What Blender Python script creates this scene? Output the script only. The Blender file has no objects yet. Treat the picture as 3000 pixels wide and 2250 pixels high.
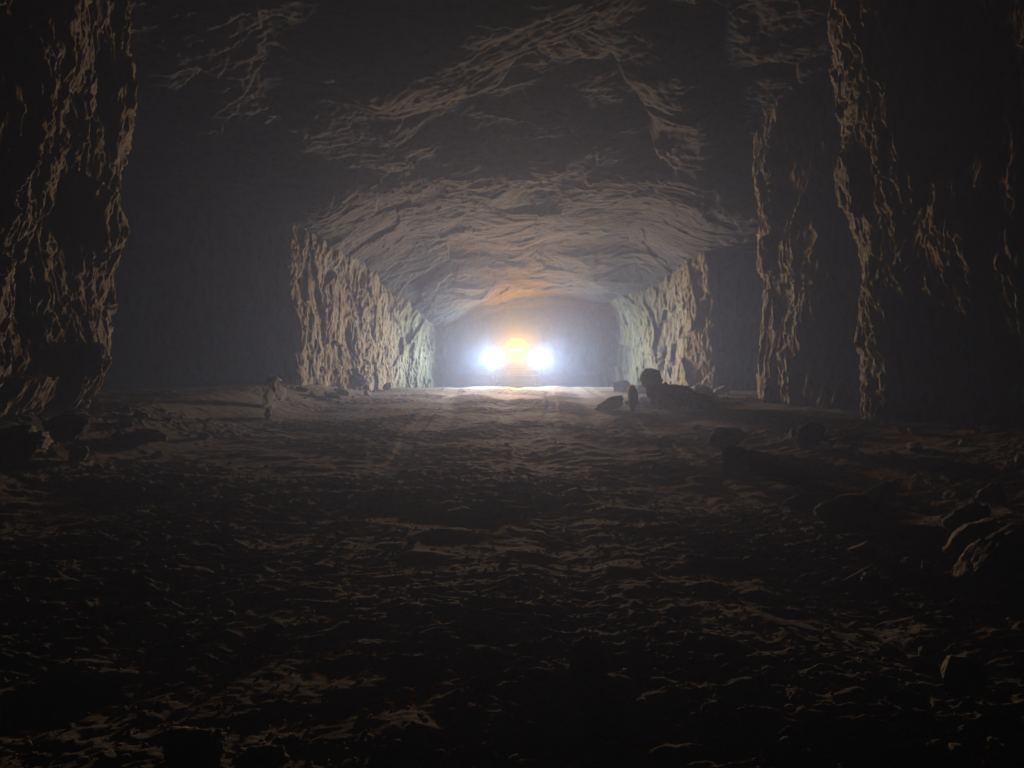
import bpy, math, random
import numpy as np
from mathutils import Vector, Matrix

S = bpy.context.scene
COL = S.collection
random.seed(4)

# ------------------------------------------------------------------ noise
_rng = np.random.default_rng(11)
_PERM = np.concatenate([_rng.permutation(256)] * 3).astype(np.int32)
_G = np.array([(1,1,0),(-1,1,0),(1,-1,0),(-1,-1,0),(1,0,1),(-1,0,1),(1,0,-1),(-1,0,-1),
               (0,1,1),(0,-1,1),(0,1,-1),(0,-1,-1),(1,1,0),(0,-1,1),(-1,1,0),(0,-1,-1)], dtype=np.float32)

def perlin(p, seed=0):
    """gradient noise, p is (N,3) -> (N,) about -1..1"""
    p = np.asarray(p, dtype=np.float32) + np.float32(seed * 17.31 + 100.0)
    i = np.floor(p).astype(np.int32); f = p - i; i &= 255
    u = f * f * f * (f * (f * 6 - 15) + 10)
    out = None
    def h(dx, dy, dz):
        k = _PERM[_PERM[_PERM[i[:,0] + dx] + i[:,1] + dy] + i[:,2] + dz] & 15
        g = _G[k]
        return g[:,0]*(f[:,0]-dx) + g[:,1]*(f[:,1]-dy) + g[:,2]*(f[:,2]-dz)
    x00 = h(0,0,0)*(1-u[:,0]) + h(1,0,0)*u[:,0]
    x10 = h(0,1,0)*(1-u[:,0]) + h(1,1,0)*u[:,0]
    x01 = h(0,0,1)*(1-u[:,0]) + h(1,0,1)*u[:,0]
    x11 = h(0,1,1)*(1-u[:,0]) + h(1,1,1)*u[:,0]
    return (x00*(1-u[:,1]) + x10*u[:,1])*(1-u[:,2]) + (x01*(1-u[:,1]) + x11*u[:,1])*u[:,2]

def fbm(p, octaves=4, gain=.5, seed=0):
    a, s, tot = 1.0, np.zeros(len(p), np.float32), 0
    q = np.array(p, dtype=np.float32)
    for k in range(octaves):
        s += a * perlin(q, seed + k); tot += a; a *= gain; q = q * 2.03
    return s / tot

def ridged(p, octaves=4, gain=.5, seed=0):
    a, s, tot = 1.0, np.zeros(len(p), np.float32), 0
    q = np.array(p, dtype=np.float32)
    for k in range(octaves):
        n = 1 - np.abs(perlin(q, seed + k)) * 1.7
        s += a * n; tot += a; a *= gain; q = q * 2.07
    return s / tot

def facets(p, seed=0, tilt=.5, step=.25):
    """broken-rock faces: every cell is its own tilted plane with a sharp step to the next"""
    p = np.asarray(p, np.float32) + np.float32(seed * 7.77 + 60)
    i = np.floor(p).astype(np.int32); best = np.full(len(p), 9e9, np.float32); out = np.zeros(len(p), np.float32)
    for dx in (-1, 0, 1):
        for dy in (-1, 0, 1):
            for dz in (-1, 0, 1):
                a, b, c = (i[:,0] + dx) & 255, (i[:,1] + dy) & 255, (i[:,2] + dz) & 255
                h1 = _PERM[_PERM[_PERM[a] + b] + c]; h2 = _PERM[h1 + 37]; h3 = _PERM[h2 + 91]; h4 = _PERM[h3 + 13]; h5 = _PERM[h4 + 57]; h6 = _PERM[h5 + 5]
                q = np.stack([i[:,0] + dx + h1 / 255., i[:,1] + dy + h2 / 255., i[:,2] + dz + h3 / 255.], 1).astype(np.float32)
                v = p - q; d = (v * v).sum(1); m = d < best
                best = np.where(m, d, best)
                val = step * (h4 / 127.5 - 1) + tilt * (v[:,0] * (h5 / 127.5 - 1) + v[:,1] * (h6 / 127.5 - 1) + v[:,2] * (h4 * 7 % 256 / 127.5 - 1))
                out = np.where(m, val, out)
    return out.astype(np.float32)

def sstep(a, b, x):
    t = np.clip((x - a) / (b - a), 0, 1)
    return t * t * (3 - 2 * t)

# ------------------------------------------------------------------ mesh helpers
def link(name, me, mat=None, parent=None):
    o = bpy.data.objects.new(name, me); COL.objects.link(o)
    if mat: me.materials.append(mat)
    if parent: o.parent = parent
    return o

def mesh_np(name, V, F):
    V = np.ascontiguousarray(V, dtype=np.float32); F = np.ascontiguousarray(F, dtype=np.int32)
    me = bpy.data.meshes.new(name)
    n, k = F.shape
    me.vertices.add(len(V)); me.vertices.foreach_set('co', V.ravel())
    me.loops.add(n * k); me.loops.foreach_set('vertex_index', F.ravel())
    me.polygons.add(n)
    me.polygons.foreach_set('loop_start', np.arange(0, n * k, k, dtype=np.int32))
    me.polygons.foreach_set('loop_total', np.full(n, k, dtype=np.int32))
    me.update(calc_edges=True); me.validate()
    return me

def grid_faces(nr, nc, flip=False):
    r, c = np.meshgrid(np.arange(nr - 1), np.arange(nc - 1), indexing='ij')
    a = (r * nc + c).ravel()
    F = np.stack([a, a + 1, a + nc + 1, a + nc], 1)
    return F[:, ::-1] if flip else F

def tag(o, label=None, cat=None, group=None, kind=None):
    if label: o['label'] = label
    if cat: o['category'] = cat
    if group: o['group'] = group
    if kind: o['kind'] = kind
    return o

# ------------------------------------------------------------------ materials
def nodes(m):
    m.use_nodes = True
    nt = m.node_tree
    return nt, nt.nodes, nt.links, nt.nodes['Principled BSDF']

def rock_mat(name, c0, c1, c2, stretch=(1,1,1), bump=.5, bscale=28, rough=.92):
    m = bpy.data.materials.new(name); nt, N, L, B = nodes(m)
    tc = N.new('ShaderNodeTexCoord'); mp = N.new('ShaderNodeMapping')
    mp.inputs['Scale'].default_value = stretch
    L.new(tc.outputs['Object'], mp.inputs['Vector'])
    n1 = N.new('ShaderNodeTexNoise'); n1.inputs['Scale'].default_value = .9; n1.inputs['Detail'].default_value = 6
    n2 = N.new('ShaderNodeTexNoise'); n2.inputs['Scale'].default_value = 7; n2.inputs['Detail'].default_value = 8
    n3 = N.new('ShaderNodeTexNoise'); n3.inputs['Scale'].default_value = bscale; n3.inputs['Detail'].default_value = 9
    n3.inputs['Roughness'].default_value = .68
    for n in (n1, n2, n3): L.new(mp.outputs['Vector'], n.inputs['Vector'])
    r1 = N.new('ShaderNodeValToRGB'); r1.color_ramp.elements[0].position = .38; r1.color_ramp.elements[1].position = .62
    r1.color_ramp.elements[0].color = (*c0, 1); r1.color_ramp.elements[1].color = (*c1, 1)
    L.new(n1.outputs['Fac'], r1.inputs['Fac'])
    mx = N.new('ShaderNodeMixRGB'); mx.inputs['Color2'].default_value = (*c2, 1)
    r2 = N.new('ShaderNodeMapRange'); r2.inputs['From Min'].default_value = .48; r2.inputs['From Max'].default_value = .7
    L.new(n2.outputs['Fac'], r2.inputs['Value']); L.new(r2.outputs['Result'], mx.inputs['Fac'])
    L.new(r1.outputs['Color'], mx.inputs['Color1'])
    L.new(mx.outputs['Color'], B.inputs['Base Color'])
    B.inputs['Roughness'].default_value = rough
    B.inputs['Specular IOR Level'].default_value = .25
    bp = N.new('ShaderNodeBump'); bp.inputs['Strength'].default_value = bump; bp.inputs['Distance'].default_value = .03
    L.new(n3.outputs['Fac'], bp.inputs['Height']); L.new(bp.outputs['Normal'], B.inputs['Normal'])
    return m

def plain(name, col, rough=.5, metal=0.0):
    m = bpy.data.materials.new(name); nt, N, L, B = nodes(m)
    n = N.new('ShaderNodeTexNoise'); n.inputs['Scale'].default_value = 9; n.inputs['Detail'].default_value = 6
    tc = N.new('ShaderNodeTexCoord'); L.new(tc.outputs['Object'], n.inputs['Vector'])
    mx = N.new('ShaderNodeMixRGB'); mx.inputs['Color1'].default_value = (*col, 1)
    mx.inputs['Color2'].default_value = (*[c * .6 + .03 for c in col], 1)
    L.new(n.outputs['Fac'], mx.inputs['Fac']); L.new(mx.outputs['Color'], B.inputs['Base Color'])
    B.inputs['Roughness'].default_value = rough; B.inputs['Metallic'].default_value = metal
    return m

def emit(name, col, strength):
    m = bpy.data.materials.new(name); nt, N, L, B = nodes(m)
    B.inputs['Base Color'].default_value = (*col, 1)
    B.inputs['Emission Color'].default_value = (*col, 1)
    B.inputs['Emission Strength'].default_value = strength
    return m

M_WALL = rock_mat('wall_rock', (.50,.39,.21), (.54,.47,.33), (.46,.30,.11), (1,1,.45), .6, 26)  # orange third tone puts the amber lamp's tint into the rock colour
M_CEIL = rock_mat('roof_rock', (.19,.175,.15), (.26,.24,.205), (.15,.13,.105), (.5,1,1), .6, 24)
M_GROUND = rock_mat('floor_dirt', (.28,.245,.17), (.36,.32,.24), (.20,.165,.115), (1,1,1), .7, 34)
M_ROCK = rock_mat('loose_rock', (.46,.38,.25), (.52,.45,.33), (.38,.29,.17), (1,1,1), .5, 22)
M_PALE = rock_mat('pale_rock', (.58,.50,.36), (.64,.58,.46), (.46,.37,.24), (1,1,1), .5, 22)
M_ROCKD = rock_mat('dark_rock', (.17,.14,.12), (.22,.19,.16), (.12,.10,.08), (1,1,1), .5, 18)  # darker rock tone, used for some boulders and the end wall

# ------------------------------------------------------------------ ground
CAM_H = 1.5
def ground_macro(x, y):
    g = np.zeros_like(x)
    wl = 5.9 - .25 * sstep(20, 21, y); 
    # rubble berms along the foot of both walls
    bl = sstep(-4.6, -6.6, x) * .55 * (1 - sstep(27, 30, y))
    br = sstep(3.25, 6.4, x) * (.85 - .045 * np.clip(y, 0, 14)) * (1 - sstep(26, 30, y))
    g += bl + br
    g += .26 * np.exp(-((x - 3.55) / .55) ** 2 - ((y - 5.3) / .8) ** 2)     # small heap under the fallen slabs
    # wheel ruts and the gently uneven haul road
    q = np.stack([x * .35, y * .22, np.zeros_like(x)], 1)
    g += .05 * fbm(q, 2, .5, 33)
    for rx in (-1.7, .1, 1.9):
        w = rx + .35 * np.sin(y * .23 + rx)
        g -= .045 * np.exp(-((x - w) / .28) ** 2)
    g += .10 * np.exp(-((y - 27.2) / 1.1) ** 2) * sstep(7, 4, np.abs(x))     # low hump the vehicle stands behind
    return g

def ground_h(x, y):
    x = np.atleast_1d(np.asarray(x, np.float32)); y = np.atleast_1d(np.asarray(y, np.float32))
    g = ground_macro(x, y)
    z0 = np.zeros_like(x)
    wx = .12 * perlin(np.stack([x * 2.1, y * 2.1, z0], 1), 41)
    wy = .12 * perlin(np.stack([x * 2.1, y * 2.1, z0], 1), 42)
    X, Y = x + wx, y + wy
    # clods: wavy ridges lying across the road, lumps, grit
    r1 = ridged(np.stack([X * .9, Y * 1.5, z0], 1), 2, .5, 51)
    r2 = ridged(np.stack([X * 3.2, Y * 5.0, z0], 1), 3, .55, 54)
    n3 = fbm(np.stack([X * 11, Y * 15, z0], 1), 3, .6, 58)
    amt = .40 + 1.25 * sstep(-.3, .4, perlin(np.stack([x * .55, y * .45, z0], 1), 61))
    r4 = ridged(np.stack([X * 6.5, Y * 8.5, z0], 1), 2, .6, 64)
    lump = np.clip(perlin(np.stack([X * 3.6, Y * 3.6, z0], 1), 66), .15, 1) - .15
    g = g + .020 * r1 + amt * (.028 * r2 + .018 * r4 + .012 * n3) + .042 * lump * sstep(24, 8, y)
    # tyre tracks: pressed ruts with a chevron tread
    for cx, w1, ph in ((-1.75, .17, .3), (.15, .17, .9), (1.05, .16, 2.1), (2.55, .15, 3.0)):
        c = cx + .30 * np.sin(y * .21 + ph) + .04 * np.sin(y * .8 + ph * 2)
        d = np.abs(x - c); inside = sstep(w1, w1 - .07, d) * sstep(-.25, .15, perlin(np.stack([x * 0 + cx, y * .5, z0], 1), 68))
        tread = sstep(-.2, .5, np.sin((y + d * .9) * 44))
        base = g * .45 + .55 * (ground_macro(x, y) - .012)
        g = g * (1 - .35 * inside) + .35 * inside * (base - .020 + .016 * tread * sstep(12, 7, y))
        g = g + .022 * np.exp(-((d - w1 - .05) / .06) ** 2) * (inside * 0 + .25)
    return g.astype(np.float32)

def build_ground():
    # rows closer together near the viewer, where the clods are seen large
    ys = [-4.0, -2, -.5, .6]
    y = 1.4
    while y < 47:
        ys.append(y); y += min(max(.011, y * y * .00075), .047 if y < 28.5 else .3)
    ys = np.array(ys, np.float32)
    nc = 1150
    u = np.linspace(-1, 1, nc).astype(np.float32)
    u = np.sign(u) * (np.abs(u) * .74 + .26 * np.abs(u) ** 5)   # fewer columns under the side headings
    half = np.clip(2.6 + ys * 1.05, 3.5, 18)
    X = u[None, :] * half[:, None]; Y = np.repeat(ys[:, None], nc, 1)
    x, yv = X.ravel(), Y.ravel()
    z = ground_h(x, yv)
    me = mesh_np('ground', np.stack([x, yv, z], 1), grid_faces(len(ys), nc))
    o = link('ground', me, M_GROUND); tag(o, kind='structure')

# ------------------------------------------------------------------ rock walls
def smooth_poly(pts, ds):
    P = np.array(pts, np.float64)
    for _ in range(3):                       # Chaikin
        Q = [P[0]]
        for a, b in zip(P[:-1], P[1:]):
            Q += [a * .75 + b * .25, a * .25 + b * .75]
        Q.append(P[-1]); P = np.array(Q)
    seg = np.linalg.norm(np.diff(P, axis=0), axis=1); t = np.concatenate([[0], np.cumsum(seg)])
    # ds may vary along the line
    ts = [0.0]
    while ts[-1] < t[-1]:
        k = np.interp(ts[-1], t, np.arange(len(t)))
        p = P[min(int(k), len(P) - 1)]
        ts.append(ts[-1] + ds(p))
    ts = np.array(ts[:-1] + [t[-1]])
    return np.stack([np.interp(ts, t, P[:, 0]), np.interp(ts, t, P[:, 1])], 1)

def fluted(p, seed, amp=1.0):
    """blasted rock: big facets, hanging vertical flutes and ragged flakes"""
    w = np.stack([perlin(p * .8, seed + 1), perlin(p * .8, seed + 2), perlin(p * .8, seed + 3)], 1)
    w2 = np.stack([perlin(p * 2.6, seed + 40), perlin(p * 2.6, seed + 41), perlin(p * 2.6, seed + 42)], 1)
    q = p + .35 * w + .13 * w2
    big = fbm(q * np.array([.45, .45, .28], np.float32), 2, .5, seed + 5)
    mid = ridged(q * np.array([1.25, 1.25, .42], np.float32), 2, .5, seed + 8)
    fl = ridged(q * np.array([4.2, 4.2, 1.05], np.float32), 3, .55, seed + 12)
    rag = ridged(q * np.array([9.5, 9.5, 3.4], np.float32), 2, .6, seed + 45)
    msk = sstep(-.3, .35, perlin(q * np.array([1.1, 1.1, .6], np.float32), seed + 48))
    fine = fbm(q * np.array([17, 17, 5.5], np.float32), 2, .6, seed + 18)
    blk = perlin(q * np.array([.9, .9, .7], np.float32), seed + 22)
    blk = np.floor(blk * 3.2) / 3.2 + .18 * (blk * 3.2 - np.floor(blk * 3.2))
    qs = p + .10 * w + .05 * w2
    f1 = facets(qs * np.array([1.15, 1.15, .6], np.float32), seed, .5, .45)
    f2 = facets(qs * np.array([3.1, 3.1, 1.35], np.float32), seed + 3, .6, .45)
    f3 = facets(qs * np.array([8.0, 8.0, 3.6], np.float32), seed + 6, .8, .4)
    return amp * (.42 * big + .10 * blk + .22 * f1 + .085 * f2 + .036 * f3 + .12 * (mid - .45) + (.03 + .05 * msk) * (fl - .4) + (.02 + .035 * msk) * (rag - .4) + .035 * fine)

def build_pillar(pts, seed, label, ds, top=10.5, dz=.03, lean=None, flip=False, amp=1.0, side=1, name='rock_pillar', kind=None):
    line = smooth_poly(pts, ds)
    zs = [-.6]
    while zs[-1] < top: zs.append(zs[-1] + (dz if zs[-1] < 8.6 else .15))
    zs = np.array(zs)
    tan = np.gradient(line, axis=0); tan /= np.linalg.norm(tan, axis=1)[:, None]
    nrm = np.stack([tan[:, 1], -tan[:, 0]], 1) * side        # towards the open heading
    nr, nc = len(zs), len(line)
    X = np.repeat(line[None, :, 0], nr, 0).ravel(); Y = np.repeat(line[None, :, 1], nr, 0).ravel()
    Z = np.repeat(zs[:, None], nc, 1).ravel()
    NX = np.repeat(nrm[None, :, 0], nr, 0).ravel(); NY = np.repeat(nrm[None, :, 1], nr, 0).ravel()
    p = np.stack([X, Y, Z], 1).astype(np.float32)
    d = fluted(p, seed, amp)
    if lean is not None: d = d + lean(X, Y, Z)
    zj = .10 * perlin(p * np.array([3, 3, 1.5], np.float32), seed + 30)
    V = np.stack([X + NX * d, Y + NY * d, Z + zj], 1)
    me = mesh_np(name, V, grid_faces(nr, nc, flip))
    o = link(name, me, M_WALL)
    if kind: tag(o, kind=kind)
    else: tag(o, label, 'rock pillar', 'rock pillars holding up the mine roof')
    return o

def near(lo, hi):
    def f(p):
        return lo if abs(p[0]) < 7.6 and p[1] > 5 else hi
    return f

def build_walls():
    build_pillar([(-6.1,-4),(-6.1,4),(-6.2,8),(-6.2,10.2),(-6.15,11.2),(-6.3,11.9),(-7.6,12.3),(-17,12.6)], 100,
        'massive near rock pillar with ragged tan and orange lit flakes, nearest pillar at the left', near(.018, .12), dz=.024,
        lean=lambda x, y, z: -.5 * sstep(1.5, .3, z) + .05 * (z - 3), amp=.85)
    build_pillar([(-17,20.6),(-7.2,20.8),(-6.2,21.0),(-6.1,22.2),(-5.6,24.2),(-4.3,27.6),(-2.9,30.0),(-2.8,30.8),(-3.4,31.6),(-6.8,32.4),(-7,46)], 140,
        'far rock pillar forming the left side of the bright hazy archway', near(.03, .12), dz=.034, amp=.7, lean=lambda x, y, z: sstep(27, 30, y) * .25 * np.clip(z - 1.7, 0, 2.5) ** 2)
    build_pillar([(8.0,-4),(7.4,6),(6.75,9),(6.15,11.2),(5.95,12.5),(6.5,13.2),(8,13.5),(17,13.7)], 180,
        'massive near rock pillar veined with thin lit ridges, nearest pillar at the right', near(.018, .12), dz=.024, side=-1, flip=True,
        lean=lambda x, y, z: .14 * np.clip(z - 2.2, 0, 5) + .5 * sstep(11.2, 13, y) * sstep(3.0, 1.0, z) - .25 * sstep(2.6, 1.2, z), amp=.85)
    build_pillar([(17,15.2),(8.8,15.0),(7.3,15.4),(6.5,16.6),(5.95,18.0),(6.2,18.7),(8,19.1),(17,19.4)], 220,
        'narrow dark rock pillar with forked lit ridges, between the near right pillar and the archway', near(.025, .12), dz=.03, side=-1, flip=True, amp=.8)
    build_pillar([(17,23.3),(8,23.5),(6.7,23.7),(6.25,24.2),(5.9,25.4),(4.9,28.2),(3.8,30.1),(3.7,30.9),(4.3,31.7),(6.8,32.5),(7.2,46)], 260,
        'far rock pillar with bright vertical flutes forming the right side of the hazy archway', near(.03, .12), dz=.034, side=-1, flip=True, amp=.7, lean=lambda x, y, z: sstep(27, 30, y) * .25 * np.clip(z - 1.7, 0, 2.5) ** 2)
    o = build_pillar([(-8,45),(8,45)], 300, None, lambda p: .15, dz=.15, name='wall_back', kind='structure')
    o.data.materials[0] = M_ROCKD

def ceil_h(x, y):
    x = x.astype(np.float32); y = y.astype(np.float32)
    port = 3.3 + .11 * (np.clip(x, -4, 4) - .5) - .5 * sstep(1.0, 3.4, np.abs(x - .45)) 
    slope = 6.15 + .27 * (21 - np.clip(y, 7, 21)) + .21 * (21 - np.clip(y, 21, 30.5))
    tf = sstep(25.0, 30.4, y)
    c = slope * (1 - tf) + port * tf - .9 * sstep(3.5, 6.5, np.abs(x - .3)) * sstep(19, 21.5, y)
    c = c + (4.6 - port) * sstep(31.0, 33.5, y)
    wob = .45 * perlin(np.stack([x * .7, y * .7, np.zeros_like(x)], 1), 71)
    def edge(ax, ay, bx, by, side, wid, up, ext):
        dx, dy = bx - ax, by - ay; ln = math.hypot(dx, dy); dx /= ln; dy /= ln
        t = (x - ax) * dx + (y - ay) * dy
        s = side * ((x - ax) * -dy + (y - ay) * dx) + wob
        fade = sstep(-ext, .3, t) * sstep(ln + ext, ln - .3, t)
        hi = up * sstep(0, .22, s) * np.exp(-np.clip(s, 0, None) / 2.2)
        drop = -.62 * sstep(-wid, -.1, s) * sstep(.12, 0, s) * 1.0
        lo = -.10 * sstep(.15, 0, s) * sstep(-wid * 1.7, -wid * .2, s)
        return fade * (hi + lo + .0 * drop), fade, s
    # hanging slab that crosses the roof, and the one over the right shoulder of the archway
    h1, f1, s1 = edge(-2.2, 17.4, 2.6, 13.6, 1, 1.8, .75, 1.2)
    h2, f2, s2 = edge(2.6, 16.3, 4.2, 19.4, 1, 1.5, .6, .9)
    flat1 = f1 * sstep(-2.3, -1.2, s1) * sstep(.1, -.05, s1)
    c = c - .27 * flat1 * np.clip(-s1, 0, 2.2) * 1.15
    flat2 = f2 * sstep(-1.7, -.7, s2) * sstep(.1, -.05, s2)
    c = c - .25 * flat2 * np.clip(1.6 + s2, 0, 1.6) * 0 - .30 * flat2 * np.clip(-s2, 0, 2)
    c = c + h1 + h2
    z0 = np.zeros_like(x)
    wx = .5 * perlin(np.stack([x * .6, y * .6, z0], 1), 81); wy = .5 * perlin(np.stack([x * .6, y * .6, z0], 1), 82)
    X, Y = x + wx, y + wy
    damp = (.62 + .38 * sstep(-4, -6.5, x)) * (1 - .45 * sstep(19.5, 23, y))
    n = .42 * fbm(np.stack([X * .32, Y * .42, z0], 1), 2, .5, 84) * damp
    blk = perlin(np.stack([X * .7 + Y * .25, Y * .8, z0], 1), 86); bb = blk * 3
    n += .22 * damp * (np.floor(bb) / 3 + .15 * (bb - np.floor(bb)))
    pc = np.stack([X * .55 + .25 * Y, Y * .85, z0], 1)
    n += .34 * damp * facets(pc, 5, .55, .35) + .11 * damp * facets(pc * 2.9, 9, .7, .4) + .035 * (1 - .6 * sstep(20, 24, y)) * facets(pc * 8.5, 12, .8, .4)
    n -= .09 * damp * (ridged(np.stack([X * .8 + .4 * Y, Y * 1.7, z0], 1), 2, .5, 88) - .5)
    n -= .05 * damp * (ridged(np.stack([X * 2.2 + 1.2 * Y, Y * 5.5, z0], 1), 3, .55, 90) - .4)
    n += .022 * fbm(np.stack([X * 9, Y * 15, z0], 1), 2, .6, 94)
    # strata showing along the slab edges: long thin leaves parallel to each edge
    a1 = X * .787 - Y * .617; b1 = X * .617 + Y * .787
    n = n * (1 - .45 * flat1) - .085 * flat1 * (ridged(np.stack([a1 * .55, b1 * 4.6, z0], 1), 3, .6, 97) - .45)
    a2 = X * .414 + Y * .910; b2 = X * .910 - Y * .414
    n = n * (1 - .35 * flat2) - .075 * flat2 * (ridged(np.stack([a2 * .9, b2 * 4.2, z0], 1), 3, .6, 99) - .45)
    return (c + n).astype(np.float32)

def build_ceiling():
    ys = np.concatenate([np.arange(-4, 8, .25), np.arange(8, 32, .035), np.arange(32, 47, .25)])
    xs = np.concatenate([np.arange(-17.5, -8.5, .15), np.arange(-8.5, 8.5, .032), np.arange(8.5, 17.6, .15)])
    Y, X = np.meshgrid(ys, xs, indexing='ij')
    x, y = X.ravel(), Y.ravel()
    me = mesh_np('ceiling', np.stack([x, y, ceil_h(x, y)], 1), grid_faces(len(ys), len(xs), True))
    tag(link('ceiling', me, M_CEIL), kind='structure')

# ------------------------------------------------------------------ loose rocks
import bmesh
_ico = {}
def ico(sub):
    if sub not in _ico:
        bm = bmesh.new(); bmesh.ops.create_icosphere(bm, subdivisions=sub, radius=1)
        bm.verts.ensure_lookup_table()
        _ico[sub] = (np.array([v.co for v in bm.verts], np.float32), np.array([[v.index for v in f.verts] for f in bm.faces], np.int32))
        bm.free()
    return _ico[sub]

def rock_mesh(size, seed, sub=5, cuts=9, round_=.0, grain=1.0):
    V, F = ico(sub); V = V.copy()
    r = np.random.default_rng(seed)
    # chop the ball with random planes: angular broken stone
    for _ in range(cuts):
        n = r.normal(size=3); n /= np.linalg.norm(n); d = r.uniform(.42, .8) + .3 * round_
        k = V @ n - d
        V = V - np.clip(k, 0, None)[:, None] * n[None, :] * .96
    nrm = V / (np.linalg.norm(V, axis=1)[:, None] + 1e-6)
    d = .10 * fbm(V * 1.3, 2, .5, seed % 97) + .16 * facets(V * 1.5, seed % 79, .8, .35) * (.5 + .5 * grain) + .06 * grain * facets(V * 4.2, seed % 71, .8, .4) + .04 * grain * ridged(V * 3, 3, .55, seed % 89) + .025 * grain * fbm(V * 11, 3, .6, seed % 83)
    V = V + nrm * d[:, None]
    V = V / np.abs(V).max(0)                     # fill the unit box
    V = V * (np.array(size, np.float32) / 2)
    return mesh_np('rock', V, F)

def gp(px, py):
    """road point for a photo position (2212 px wide), level ground"""
    y = CAM_H * 1598 / (py - 757); return (px - 1106) * y / 1598, y

def rock(px, py, size, label, seed, rot=(0,0,0), sink=.12, lift=None, mat=None, name='rock', cat='rock', group=None, sub=5, cuts=9, round_=0, xy=None, grain=1.0):
    x, y = xy if xy else gp(px, py)
    for _ in range(6):                              # settle on the rubble slope it lies on
        if xy: break
        h = float(ground_h(x, y)[0]); y2 = (CAM_H - h) * 1598 / (py - 757); y = .5 * y + .5 * y2; x = (px - 1106) * y / 1598
    me = rock_mesh(size, seed, sub, cuts, round_, grain)
    o = link(name, me, mat or M_ROCK)
    o.rotation_euler = [math.radians(a) for a in rot]
    R = o.rotation_euler.to_matrix()
    zmin = min((R @ v.co).z for v in me.vertices)
    h = float(ground_h(x, y)[0]) if lift is None else lift
    o.location = (x, y, h - zmin * (1 - sink) - .0)
    tag(o, label, cat, group)
    return o

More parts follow.
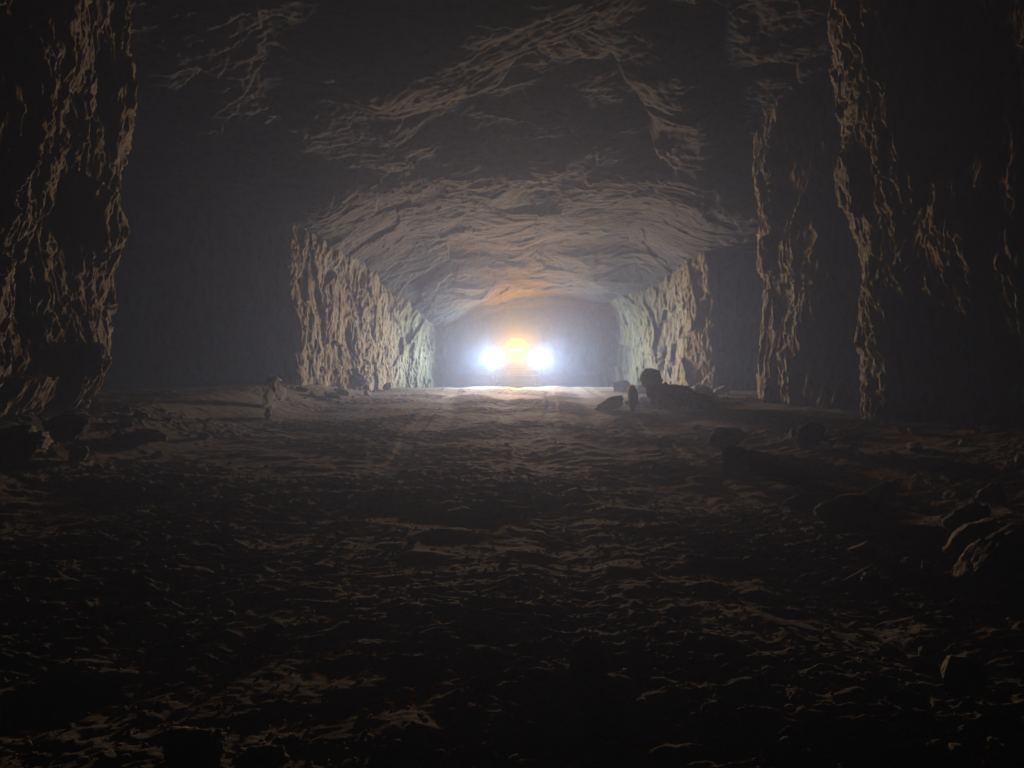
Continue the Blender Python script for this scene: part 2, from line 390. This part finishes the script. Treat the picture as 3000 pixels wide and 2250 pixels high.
def build_rocks():
    R = rock
    R(592, 884, (.26,1.25,1.0), 'tall pale slab standing upright alone beside the left side of the archway', 77, (5,7,-6), .14, cuts=9, mat=M_PALE)
    R(581, 908, (.16,.5,.34), 'small upright pale stone just in front of the tall standing slab', 2, (0,8,20), .1, mat=M_PALE)
    R(45, 1004, (.6,.85,.62), 'big jagged boulder with bright tan faces at the left edge of the floor', 53, (-8,42,6), .1, cuts=9, grain=2.2)
    R(165, 996, (.26,.26,.24), 'small tan rock just right of the big jagged boulder at the left edge', 4, (-12,24,20), .05)
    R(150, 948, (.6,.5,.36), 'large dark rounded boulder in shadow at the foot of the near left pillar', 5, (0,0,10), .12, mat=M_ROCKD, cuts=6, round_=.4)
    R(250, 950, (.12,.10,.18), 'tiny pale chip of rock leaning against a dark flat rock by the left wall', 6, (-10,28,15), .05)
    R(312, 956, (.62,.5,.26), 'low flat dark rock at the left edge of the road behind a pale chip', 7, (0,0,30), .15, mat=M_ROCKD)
    # rubble heap at the right side of the archway
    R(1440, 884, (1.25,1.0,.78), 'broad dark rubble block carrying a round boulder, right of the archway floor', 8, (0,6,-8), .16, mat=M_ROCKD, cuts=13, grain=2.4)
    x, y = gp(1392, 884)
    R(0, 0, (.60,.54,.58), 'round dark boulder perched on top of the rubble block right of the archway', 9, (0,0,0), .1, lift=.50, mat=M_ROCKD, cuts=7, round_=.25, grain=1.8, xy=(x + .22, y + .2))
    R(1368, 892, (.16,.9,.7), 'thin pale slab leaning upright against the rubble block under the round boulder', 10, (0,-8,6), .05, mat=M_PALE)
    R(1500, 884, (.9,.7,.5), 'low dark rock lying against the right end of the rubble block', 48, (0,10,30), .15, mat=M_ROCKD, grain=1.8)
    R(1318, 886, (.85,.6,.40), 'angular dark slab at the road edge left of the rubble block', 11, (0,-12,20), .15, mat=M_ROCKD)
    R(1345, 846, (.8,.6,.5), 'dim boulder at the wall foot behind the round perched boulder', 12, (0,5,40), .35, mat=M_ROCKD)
    # fallen rocks at the foot of the archway's left side
    R(760, 838, (1.1,.8,.75), 'large dim boulder fallen at the foot of the left archway wall', 13, (0,0,15), .12, mat=M_ROCKD)
    R(800, 846, (.2,.8,.6), 'pale pointed rock standing at the foot of the left archway wall', 14, (0,4,-12), .06)
    R(838, 842, (.36,.3,.3), 'small pale stone farthest along the left archway wall', 15, (0,-10,30), .1)
    R(716, 862, (.7,.24,.16), 'long thin pale stone lying at the outer corner of the left archway wall', 16, (0,12,-20), .15)
    # right rubble, middle distance
    R(1590, 1018, (.44,.42,.40), 'rounded boulder with a bright left edge at the right road edge', 17, (-10,-16,35), .08, cuts=7, round_=.2)
    R(1648, 1010, (.50,.40,.28), 'dark low boulder right beside the bright-edged rounded boulder', 18, (0,0,10), .15, mat=M_ROCKD)
    R(1560, 965, (.70,.5,.34), 'dark low rock behind the bright-edged rounded boulder at the right', 19, (0,0,-30), .15, mat=M_ROCKD)
    R(1738, 970, (.75,.6,.42), 'large dark boulder at the foot of the narrow right pillar', 20, (0,0,50), .15, mat=M_ROCKD, cuts=7)
    R(1836, 1128, (.58,.42,.27), 'flat-topped square dark block with a bright left corner on the right rubble', 21, (-8,-4,-12), .06, mat=M_ROCK, cuts=6)
    R(1905, 1082, (.42,.20,.16), 'long slanting orange-tinged flake of rock above the square dark block', 22, (-16,-20,8), .05)
    R(1730, 1098, (.34,.3,.17), 'low dark rock just left of the square dark block', 23, (0,-8,20), .15, mat=M_ROCKD)
    R(2142, 1092, (.26,.24,.26), 'bluish pointed rock, the highest one on the right rubble slope', 24, (-10,-30,20), .02, cuts=10)
    R(2095, 1142, (.42,.34,.17), 'dark slab with a thin bright upper rim above the long pale slab', 25, (-12,-24,10), .08, mat=M_ROCKD)
    R(2112, 1204, (.58,.30,.16), 'long narrow pale slab tilted up to the right on the right rubble', 26, (-18,-30,12), .0, mat=M_PALE, cuts=8)
    R(2118, 1262, (.42,.42,.17), 'broad pale slab with a wide lit face below the long narrow slab', 27, (-20,-40,15), .0, mat=M_PALE, cuts=8)
    R(1858, 1202, (.26,.18,.10), 'flat oval pale stone lying below the square dark block', 28, (-14,-12,10), .05, mat=M_PALE, cuts=5, round_=.3)
    R(1857, 1258, (.24,.07,.06), 'thin pale splinter of stone slanting up to the right', 29, (-16,-28,8), .0, mat=M_PALE)
    R(1882, 1276, (.11,.10,.14), 'small pale stone standing beside the thin splinter', 30, (-10,-24,5), .02, mat=M_PALE)
    R(1962, 1222, (.13,.10,.07), 'small tan stone between the flat oval stone and the broad slab', 31, (0,0,15), .1)
    R(2002, 1236, (.08,.07,.08), 'tiny pebble-like rock just left of the broad pale slab', 32, (0,0,60), .1)
    # foreground
    R(1270, 1452, (.235,.20,.185), 'fist-sized block with a lit top alone in the middle of the foreground', 33, (-14,2,25), -.05, mat=M_PALE, cuts=8)
    R(1325, 1492, (.24,.18,.06), 'flat dark stone just in front of the lit-topped foreground block', 34, (0,0,-10), .2, mat=M_ROCKD)
    R(2068, 1506, (.21,.20,.17), 'rounded rock with a curved bright left edge near the lower right corner', 35, (-10,-10,15), .06, mat=M_PALE, cuts=6, round_=.25)
    R(1976, 1440, (.17,.12,.045), 'flat pale stone behind the rounded rock at the lower right', 36, (0,0,10), .15)
    R(1990, 1420, (.05,.05,.07), 'small knob of stone standing on edge behind the flat pale stone', 37, (0,0,40), .1)
    R(430, 1640, (.34,.22,.13), 'large crumbly clod with lit ridges at the lower left of the floor', 38, (0,-4,-12), .22, cuts=6, grain=2.2)
    R(560, 1650, (.20,.14,.08), 'smaller crumbly clod just right of the large lower left clod', 39, (0,6,20), .25, cuts=6, grain=2.0)
    # rubble fallen along the foot of the walls
    rr = random.Random(21)
    chunks = [rock_mesh((1, .8, .65), 500 + k, 4, 8, 0, 1.5) for k in range(9)]
    for me in chunks: me.materials.append(M_ROCK)
    def heap(n, x0, x1, y0, y1, s0, s1, label, group):
        for k in range(n):
            x, y = rr.uniform(x0, x1), rr.uniform(y0, y1); s = s0 + (s1 - s0) * rr.random() ** 2.2
            o = link('rubble_chunk', chunks[rr.randrange(9)]); o.scale = (s, s * rr.uniform(.7, 1.1), s * rr.uniform(.6, 1.1))
            o.rotation_euler = (rr.uniform(-.5, .5), rr.uniform(-.5, .5), rr.uniform(0, 6.28))
            o.location = (x, y, float(ground_h(x, y)[0]) + s * .18)
            tag(o, label, 'rubble', group)
    heap(26, 4.0, 6.2, 17.5, 27.5, .14, .55, 'broken rubble chunk heaped along the right wall foot before the bright archway', 'rubble chunks along the right archway wall')
    heap(30, -6.4, -4.6, 19.0, 28.5, .12, .5, 'broken rubble chunk along the left wall foot inside the bright archway', 'rubble chunks along the left archway wall')
    heap(26, 2.9, 5.8, 18.6, 20.6, .18, .62, 'broken dark chunk packed around the big rubble block right of the archway floor', 'rubble chunks around the round perched boulder')
    heap(14, 3.0, 4.3, 19.0, 20.4, .30, .62, 'broken dark chunk packed around the big rubble block right of the archway floor', 'rubble chunks around the round perched boulder')
    heap(60, 3.3, 5.8, 5.0, 14, .05, .28, 'broken rubble chunk on the dark slope at the right of the road', 'rubble chunks on the right slope')
    heap(20, -6.2, -4.6, 8.5, 13, .06, .3, 'broken rubble chunk at the foot of the near left pillar', 'rubble chunks under the near left pillar')
    # scattered fist stones
    rr = random.Random(9)
    spots = []
    while len(spots) < 130:
        y = 2.6 + 11 * rr.random() ** 1.5; x = rr.uniform(-.66, .66) * y
        if abs(x) < 5.2: spots.append((x, y))
    base = [rock_mesh((1, .8, .6), 400 + k, 3, 8) for k in range(6)]
    for k, (x, y) in enumerate(spots):
        o = link('stone', base[k % 6]) if k >= 6 else link('stone', base[k], M_ROCK)
        s = rr.uniform(.025, .04 + .05 * rr.random() ** 3) * (1 + .09 * y)
        o.scale = (s, s, s); o.rotation_euler = (rr.uniform(-.3,.3), rr.uniform(-.3,.3), rr.uniform(0, 6.28))
        o.location = (x, y, float(ground_h(x, y)[0]) + s * .16)
        tag(o, 'small loose stone lying half sunk in the lumpy dirt of the road', 'stone', 'small loose stones scattered on the road')

def build_gravel():
    r = np.random.default_rng(5)
    n = 4500
    y = 2.0 + 6.5 * r.random(n) ** 1.3; x = r.uniform(-.75, .75, n) * y
    keep = np.abs(x) < 6; x, y = x[keep], y[keep]; n = len(x)
    z = ground_h(x, y)
    V0, F0 = ico(1)
    s = r.uniform(.003, .010, n) * (1 + .09 * y)
    jit = 1 + .35 * r.normal(size=(n, len(V0), 1)).clip(-1, 1)
    ang = r.uniform(0, 6.28, n); ca, sa = np.cos(ang), np.sin(ang)
    P = V0[None] * jit * np.array([1.2, .8, .7])
    X = P[..., 0] * ca[:, None] - P[..., 1] * sa[:, None]; Y = P[..., 0] * sa[:, None] + P[..., 1] * ca[:, None]
    V = np.stack([X, Y, P[..., 2]], -1) * s[:, None, None] + np.stack([x, y, z + s * .25], 1)[:, None, :]
    F = (F0[None] + (np.arange(n) * len(V0))[:, None, None]).reshape(-1, 3)
    o = link('gravel', mesh_np('gravel', V.reshape(-1, 3), F), M_ROCK)
    tag(o, 'fine broken gravel strewn over the lumpy dirt road', 'gravel', kind='stuff')

# ------------------------------------------------------------------ vehicle
LAMPS = dict(white=(.60,.84,1.0), amber=(1.0,.40,.01))
P_WHITE, P_AMBER = 620, 590

def bm_obj(name, fn, mat, parent, bevel=.0):
    bm = bmesh.new(); fn(bm)
    me = bpy.data.meshes.new(name); bm.to_mesh(me); bm.free()
    o = link(name, me, mat, parent)
    if bevel:
        b = o.modifiers.new('bevel', 'BEVEL'); b.width = bevel; b.segments = 2; b.limit_method = 'ANGLE'
    return o

def bx(bm, c, s):
    r = bmesh.ops.create_cube(bm, size=1)
    for v in r['verts']: v.co = Vector((v.co.x * s[0] + c[0], v.co.y * s[1] + c[1], v.co.z * s[2] + c[2]))

def prism(bm, prof, x0, x1):
    """side profile in (y,z) extruded across x"""
    a = [bm.verts.new((x0, y, z)) for y, z in prof]; b = [bm.verts.new((x1, y, z)) for y, z in prof]
    bm.faces.new(a[::-1]); bm.faces.new(b)
    for i in range(len(prof)):
        j = (i + 1) % len(prof); bm.faces.new((a[i], a[j], b[j], b[i]))
    bmesh.ops.recalc_face_normals(bm, faces=bm.faces)

def cyl(bm, c, r, d, axis='Y', seg=32, r2=None):
    m = Matrix.Translation(c)
    if axis == 'Y': m = m @ Matrix.Rotation(math.pi / 2, 4, 'X')
    if axis == 'X': m = m @ Matrix.Rotation(math.pi / 2, 4, 'Y')
    bmesh.ops.create_cone(bm, cap_ends=True, segments=seg, radius1=r, radius2=r if r2 is None else r2, depth=d, matrix=m)

def tube_ring(bm, c, ro, ri, d, seg=40):
    """flat annulus facing -Y with thickness d"""
    vs = []
    for k in range(seg):
        a = 2 * math.pi * k / seg; ca, sa = math.cos(a), math.sin(a)
        vs.append([bm.verts.new((c[0] + r * ca, c[1] + yy, c[2] + r * sa)) for r, yy in ((ro, 0), (ro, d), (ri, d), (ri, 0))])
    for k in range(seg):
        A, B = vs[k], vs[(k + 1) % seg]
        for i in range(4):
            j = (i + 1) % 4; bm.faces.new((A[i], B[i], B[j], A[j]))
    bmesh.ops.recalc_face_normals(bm, faces=bm.faces)

def area(name, loc, sx, sz, power, col, parent, spread=126, yaw=0):
    l = bpy.data.lights.new(name, 'AREA'); l.shape = 'RECTANGLE'; l.size = sx; l.size_y = sz
    l.energy = power; l.color = col; l.spread = math.radians(spread)
    o = bpy.data.objects.new(name, l); COL.objects.link(o)
    o.location = loc; o.rotation_euler = (math.radians(-87), 0, math.radians(yaw))   # shines towards -Y, dipped a little
    o.parent = parent
    return o

def build_vehicle():
    root = bpy.data.objects.new('utility_vehicle', None); COL.objects.link(root)
    root.location = (.18, 30.0, float(ground_h(.2, 30.9)[0])); root.scale = (.95, 1, 1)
    tag(root, 'mine vehicle facing us in the haze with blue-white lamps, ring headlights and amber light bars', 'vehicle')
    paint = plain('amber_glow_paint', (.52,.25,.01), .6); black = plain('black_plastic', (.03,.03,.03), .6)  # yellow machine paint pushed to orange to carry the amber lamp's glow
    steel = plain('steel', (.25,.25,.26), .4, .8); rub = plain('rubber', (.025,.024,.022), .85)
    glass = plain('dark_glass', (.02,.025,.03), .1)
    e_w = emit('white_lamp', (.80,.93,1.0), 4); e_a = emit('amber_lamp', (1.0,.38,.004), 105)
    e_ws = emit('white_strip', (.85,.96,1.0), 3); e_as = emit('amber_strip', (1.0,.78,.12), 2.5)
    e_r = emit('ring_light', (1,1,1), 3.0); e_m = emit('hook_glint', (1,.95,1), 1.6)  # second emitter is added for the tow-hook reflections
    W = .92
    b = bm_obj('body', lambda bm: prism(bm, [(.12,.45),(.05,.62),(.05,1.30),(.95,1.42),(1.15,1.46),(3.6,1.40),(3.75,1.15),(3.75,.5)], -W, W), paint, root, .04)
    def arch(w, z0, z1, n=18):
        return [(-w, z0)] + [(-w * math.cos(math.pi * k / n), z0 + .30 + (z1 - z0 - .30) * math.sin(math.pi * k / n)) for k in range(n + 1)] + [(w, z0)]
    def loft(bm, rings):
        R = [[bm.verts.new((x, y, z)) for x, z in ring] for y, ring in rings]
        for A, B in zip(R[:-1], R[1:]):
            for i in range(len(A)): j = (i + 1) % len(A); bm.faces.new((A[i], A[j], B[j], B[i]))
        bm.faces.new(R[0][::-1]); bm.faces.new(R[-1])
        bmesh.ops.recalc_face_normals(bm, faces=bm.faces)
    bm_obj('cab', lambda bm: loft(bm, [(.80, arch(.50, 1.25, 1.90)), (.88, arch(.58, 1.25, 1.99)), (2.6, arch(.62, 1.25, 2.0)), (2.9, arch(.55, 1.25, 1.85))]), paint, root)  # rounded front shaped to stand in for the disc of amber glow
    bm_obj('windshield', lambda bm: loft(bm, [(.792, arch(.36, 1.50, 1.84)), (.81, arch(.36, 1.50, 1.84))]), glass, root)
    def grille(bm):
        bx(bm, (0,.035,1.02), (.74,.03,.34))
        for k in range(7): bx(bm, (-.3 + k * .1, .015, 1.02), (.03,.03,.3))
    bm_obj('grille', grille, black, root)
    bm_obj('bumper', lambda bm: (bx(bm, (0,.03,.60), (1.86,.12,.16)), bx(bm, (-.45,.08,.60), (.1,.2,.12)), bx(bm, (.45,.08,.60), (.1,.2,.12))), black, root, .03)
    for s in (-1, 1):
        bm_obj('fender', lambda bm: prism(bm, [(.1,.9),(.1,1.16),(.3,1.24),(1.3,1.24),(1.5,1.0),(1.4,.95),(1.2,1.14),(.4,1.14),(.25,.95)], s * .93, s * 1.14), black, root, .02)
        bm_obj('tow_hook', lambda bm: tube_ring(bm, (s * .34, -.06, .58), .06, .035, .03), steel, root)
        for yy in (.82, 3.0):
            w = bm_obj('wheel', lambda bm: cyl(bm, (0,0,0), .16, .18, 'X'), steel, root); w.location = (s * .98, yy, .44)
            def tyre(bm):
                prof = [(.24,-.13),(.40,-.14),(.44,-.10),(.44,.10),(.40,.14),(.24,.13)]
                vs = []
                for k in range(36):
                    a = 2 * math.pi * k / 36; kk = 1 + (.02 if k % 2 else 0)
                    vs.append([bm.verts.new((t, r * kk * math.cos(a), r * kk * math.sin(a))) for r, t in prof])
                for k in range(36):
                    A, B = vs[k], vs[(k + 1) % 36]
                    for i in range(6): j = (i + 1) % 6; bm.faces.new((A[i], B[i], B[j], A[j]))
                bmesh.ops.recalc_face_normals(bm, faces=bm.faces)
            bm_obj('tyre', tyre, rub, w); bm_obj('rim', lambda bm: cyl(bm, (0,0,0), .25, .16, 'X'), steel, w)
        # round headlight with a glowing ring
        hl = bm_obj('headlight', lambda bm: cyl(bm, (0,.03,0), .17, .10), black, root); hl.location = (s * .615, -.06, 1.21)
        bm_obj('ring_light', lambda bm: tube_ring(bm, (0,-.04,0), .135, .062, .02), e_r, hl)
        bm_obj('lens', lambda bm: cyl(bm, (0,-.03,0), .055, .03), plain('lens_glass', (.25,.32,.36), .2), hl)
        bm_obj('bezel', lambda bm: tube_ring(bm, (0,-.05,0), .165, .140, .03), steel, hl)
        # outer work light with its own bracket
        wl = bm_obj('work_light', lambda bm: (bx(bm, (0,.05,0), (.40,.10,.16)), bx(bm, (-s * .1,.12,-.06), (.06,.12,.06))), black, root, .015); wl.location = (s * 1.02, -.05, 1.18)
        bm_obj('lens', lambda bm: bx(bm, (0,-.005,0), (.34,.01,.10)), e_w, wl)
        area('work_lamp', (s * 1.02, -.075, 1.18), .34, .10, P_WHITE, LAMPS['white'], root, 126, s * 24)      # floods turned a little outwards
        # narrow strip lamp above on a post
        sl = bm_obj('strip_light', lambda bm: (bx(bm, (0,.03,0), (.36,.05,.07)), bx(bm, (0,.05,-.15), (.04,.04,.26))), black, root); sl.location = (s * 1.02, .0, 1.515)
        bm_obj('lens', lambda bm: bx(bm, (0,0,0), (.32,.01,.042)), e_ws, sl)
        bm_obj('hook_glint', lambda bm: cyl(bm, (s * .57,-.0,.87), .018, .12, seg=12), e_m, root)  # glowing stub added in place of a tow-hook reflection
    am = bm_obj('light_bar', lambda bm: (bx(bm, (0,.05,-.085), (.60,.12,.03)), bx(bm, (-.29,.05,0), (.03,.12,.15)), bx(bm, (.29,.05,0), (.03,.12,.15)), bx(bm, (-.2,.06,-.15), (.05,.07,.12)), bx(bm, (.2,.06,-.15), (.05,.07,.12))), black, root, .01)
    am.location = (0, .2, 1.51)
    bm_obj('lens', lambda bm: bx(bm, (0,.05,.0), (.54,.10,.13)), e_a, am, .02)
    area('amber_lamp', (0, .175, 1.51), .52, .12, P_AMBER, LAMPS['amber'], root, 132)
    st = bm_obj('roof_strip_light', lambda bm: bx(bm, (0,.03,0), (.50,.05,.08)), black, root); st.location = (0, .74, 1.96)
    bm_obj('lens', lambda bm: bx(bm, (0,0,0), (.46,.01,.05)), e_as, st)

# ------------------------------------------------------------------ air
def build_haze():
    bm = bmesh.new(); bx(bm, (0, 21.25, 5.2), (37.6, 53.5, 14.4))
    me = bpy.data.meshes.new('haze'); bm.to_mesh(me); bm.free()
    m = bpy.data.materials.new('haze'); m.use_nodes = True
    nt = m.node_tree; nt.nodes.clear()
    out = nt.nodes.new('ShaderNodeOutputMaterial'); v = nt.nodes.new('ShaderNodeVolumePrincipled')
    v.inputs['Color'].default_value = (.56,.70,1.0,1)
    v.inputs['Density'].default_value = .0165
    v.inputs['Anisotropy'].default_value = .57
    nt.links.new(v.outputs['Volume'], out.inputs['Volume'])
    o = link('haze', me, m); tag(o, 'dusty haze filling the mine heading', 'haze', kind='stuff')

def build_world_cam():
    w = bpy.data.worlds.new('World'); S.world = w; w.use_nodes = True
    bg = w.node_tree.nodes['Background']; bg.inputs['Color'].default_value = (.5,.55,.7,1); bg.inputs['Strength'].default_value = .0006
    c = bpy.data.cameras.new('camera'); o = bpy.data.objects.new('camera', c); COL.objects.link(o)
    o.location = (0, 0, CAM_H); o.rotation_euler = (math.radians(90), 0, 0)
    c.sensor_width = 36; c.lens = 36 * 1598 / 2212; c.shift_y = -(829.5 - 757) / 2212
    c.clip_start = .05; c.clip_end = 300
    S.camera = o
    S.view_settings.view_transform = 'Standard'; S.view_settings.look = 'None'
    S.view_settings.exposure = 0; S.view_settings.gamma = 1
    S.render.engine = 'CYCLES'
    cy = S.cycles
    cy.use_denoising = True; cy.max_bounces = 4; cy.diffuse_bounces = 0; cy.volume_bounces = 0
    cy.sample_clamp_indirect = 2.0

build_ground(); build_walls(); build_ceiling(); build_rocks(); build_gravel()
build_vehicle(); build_haze(); build_world_cam()
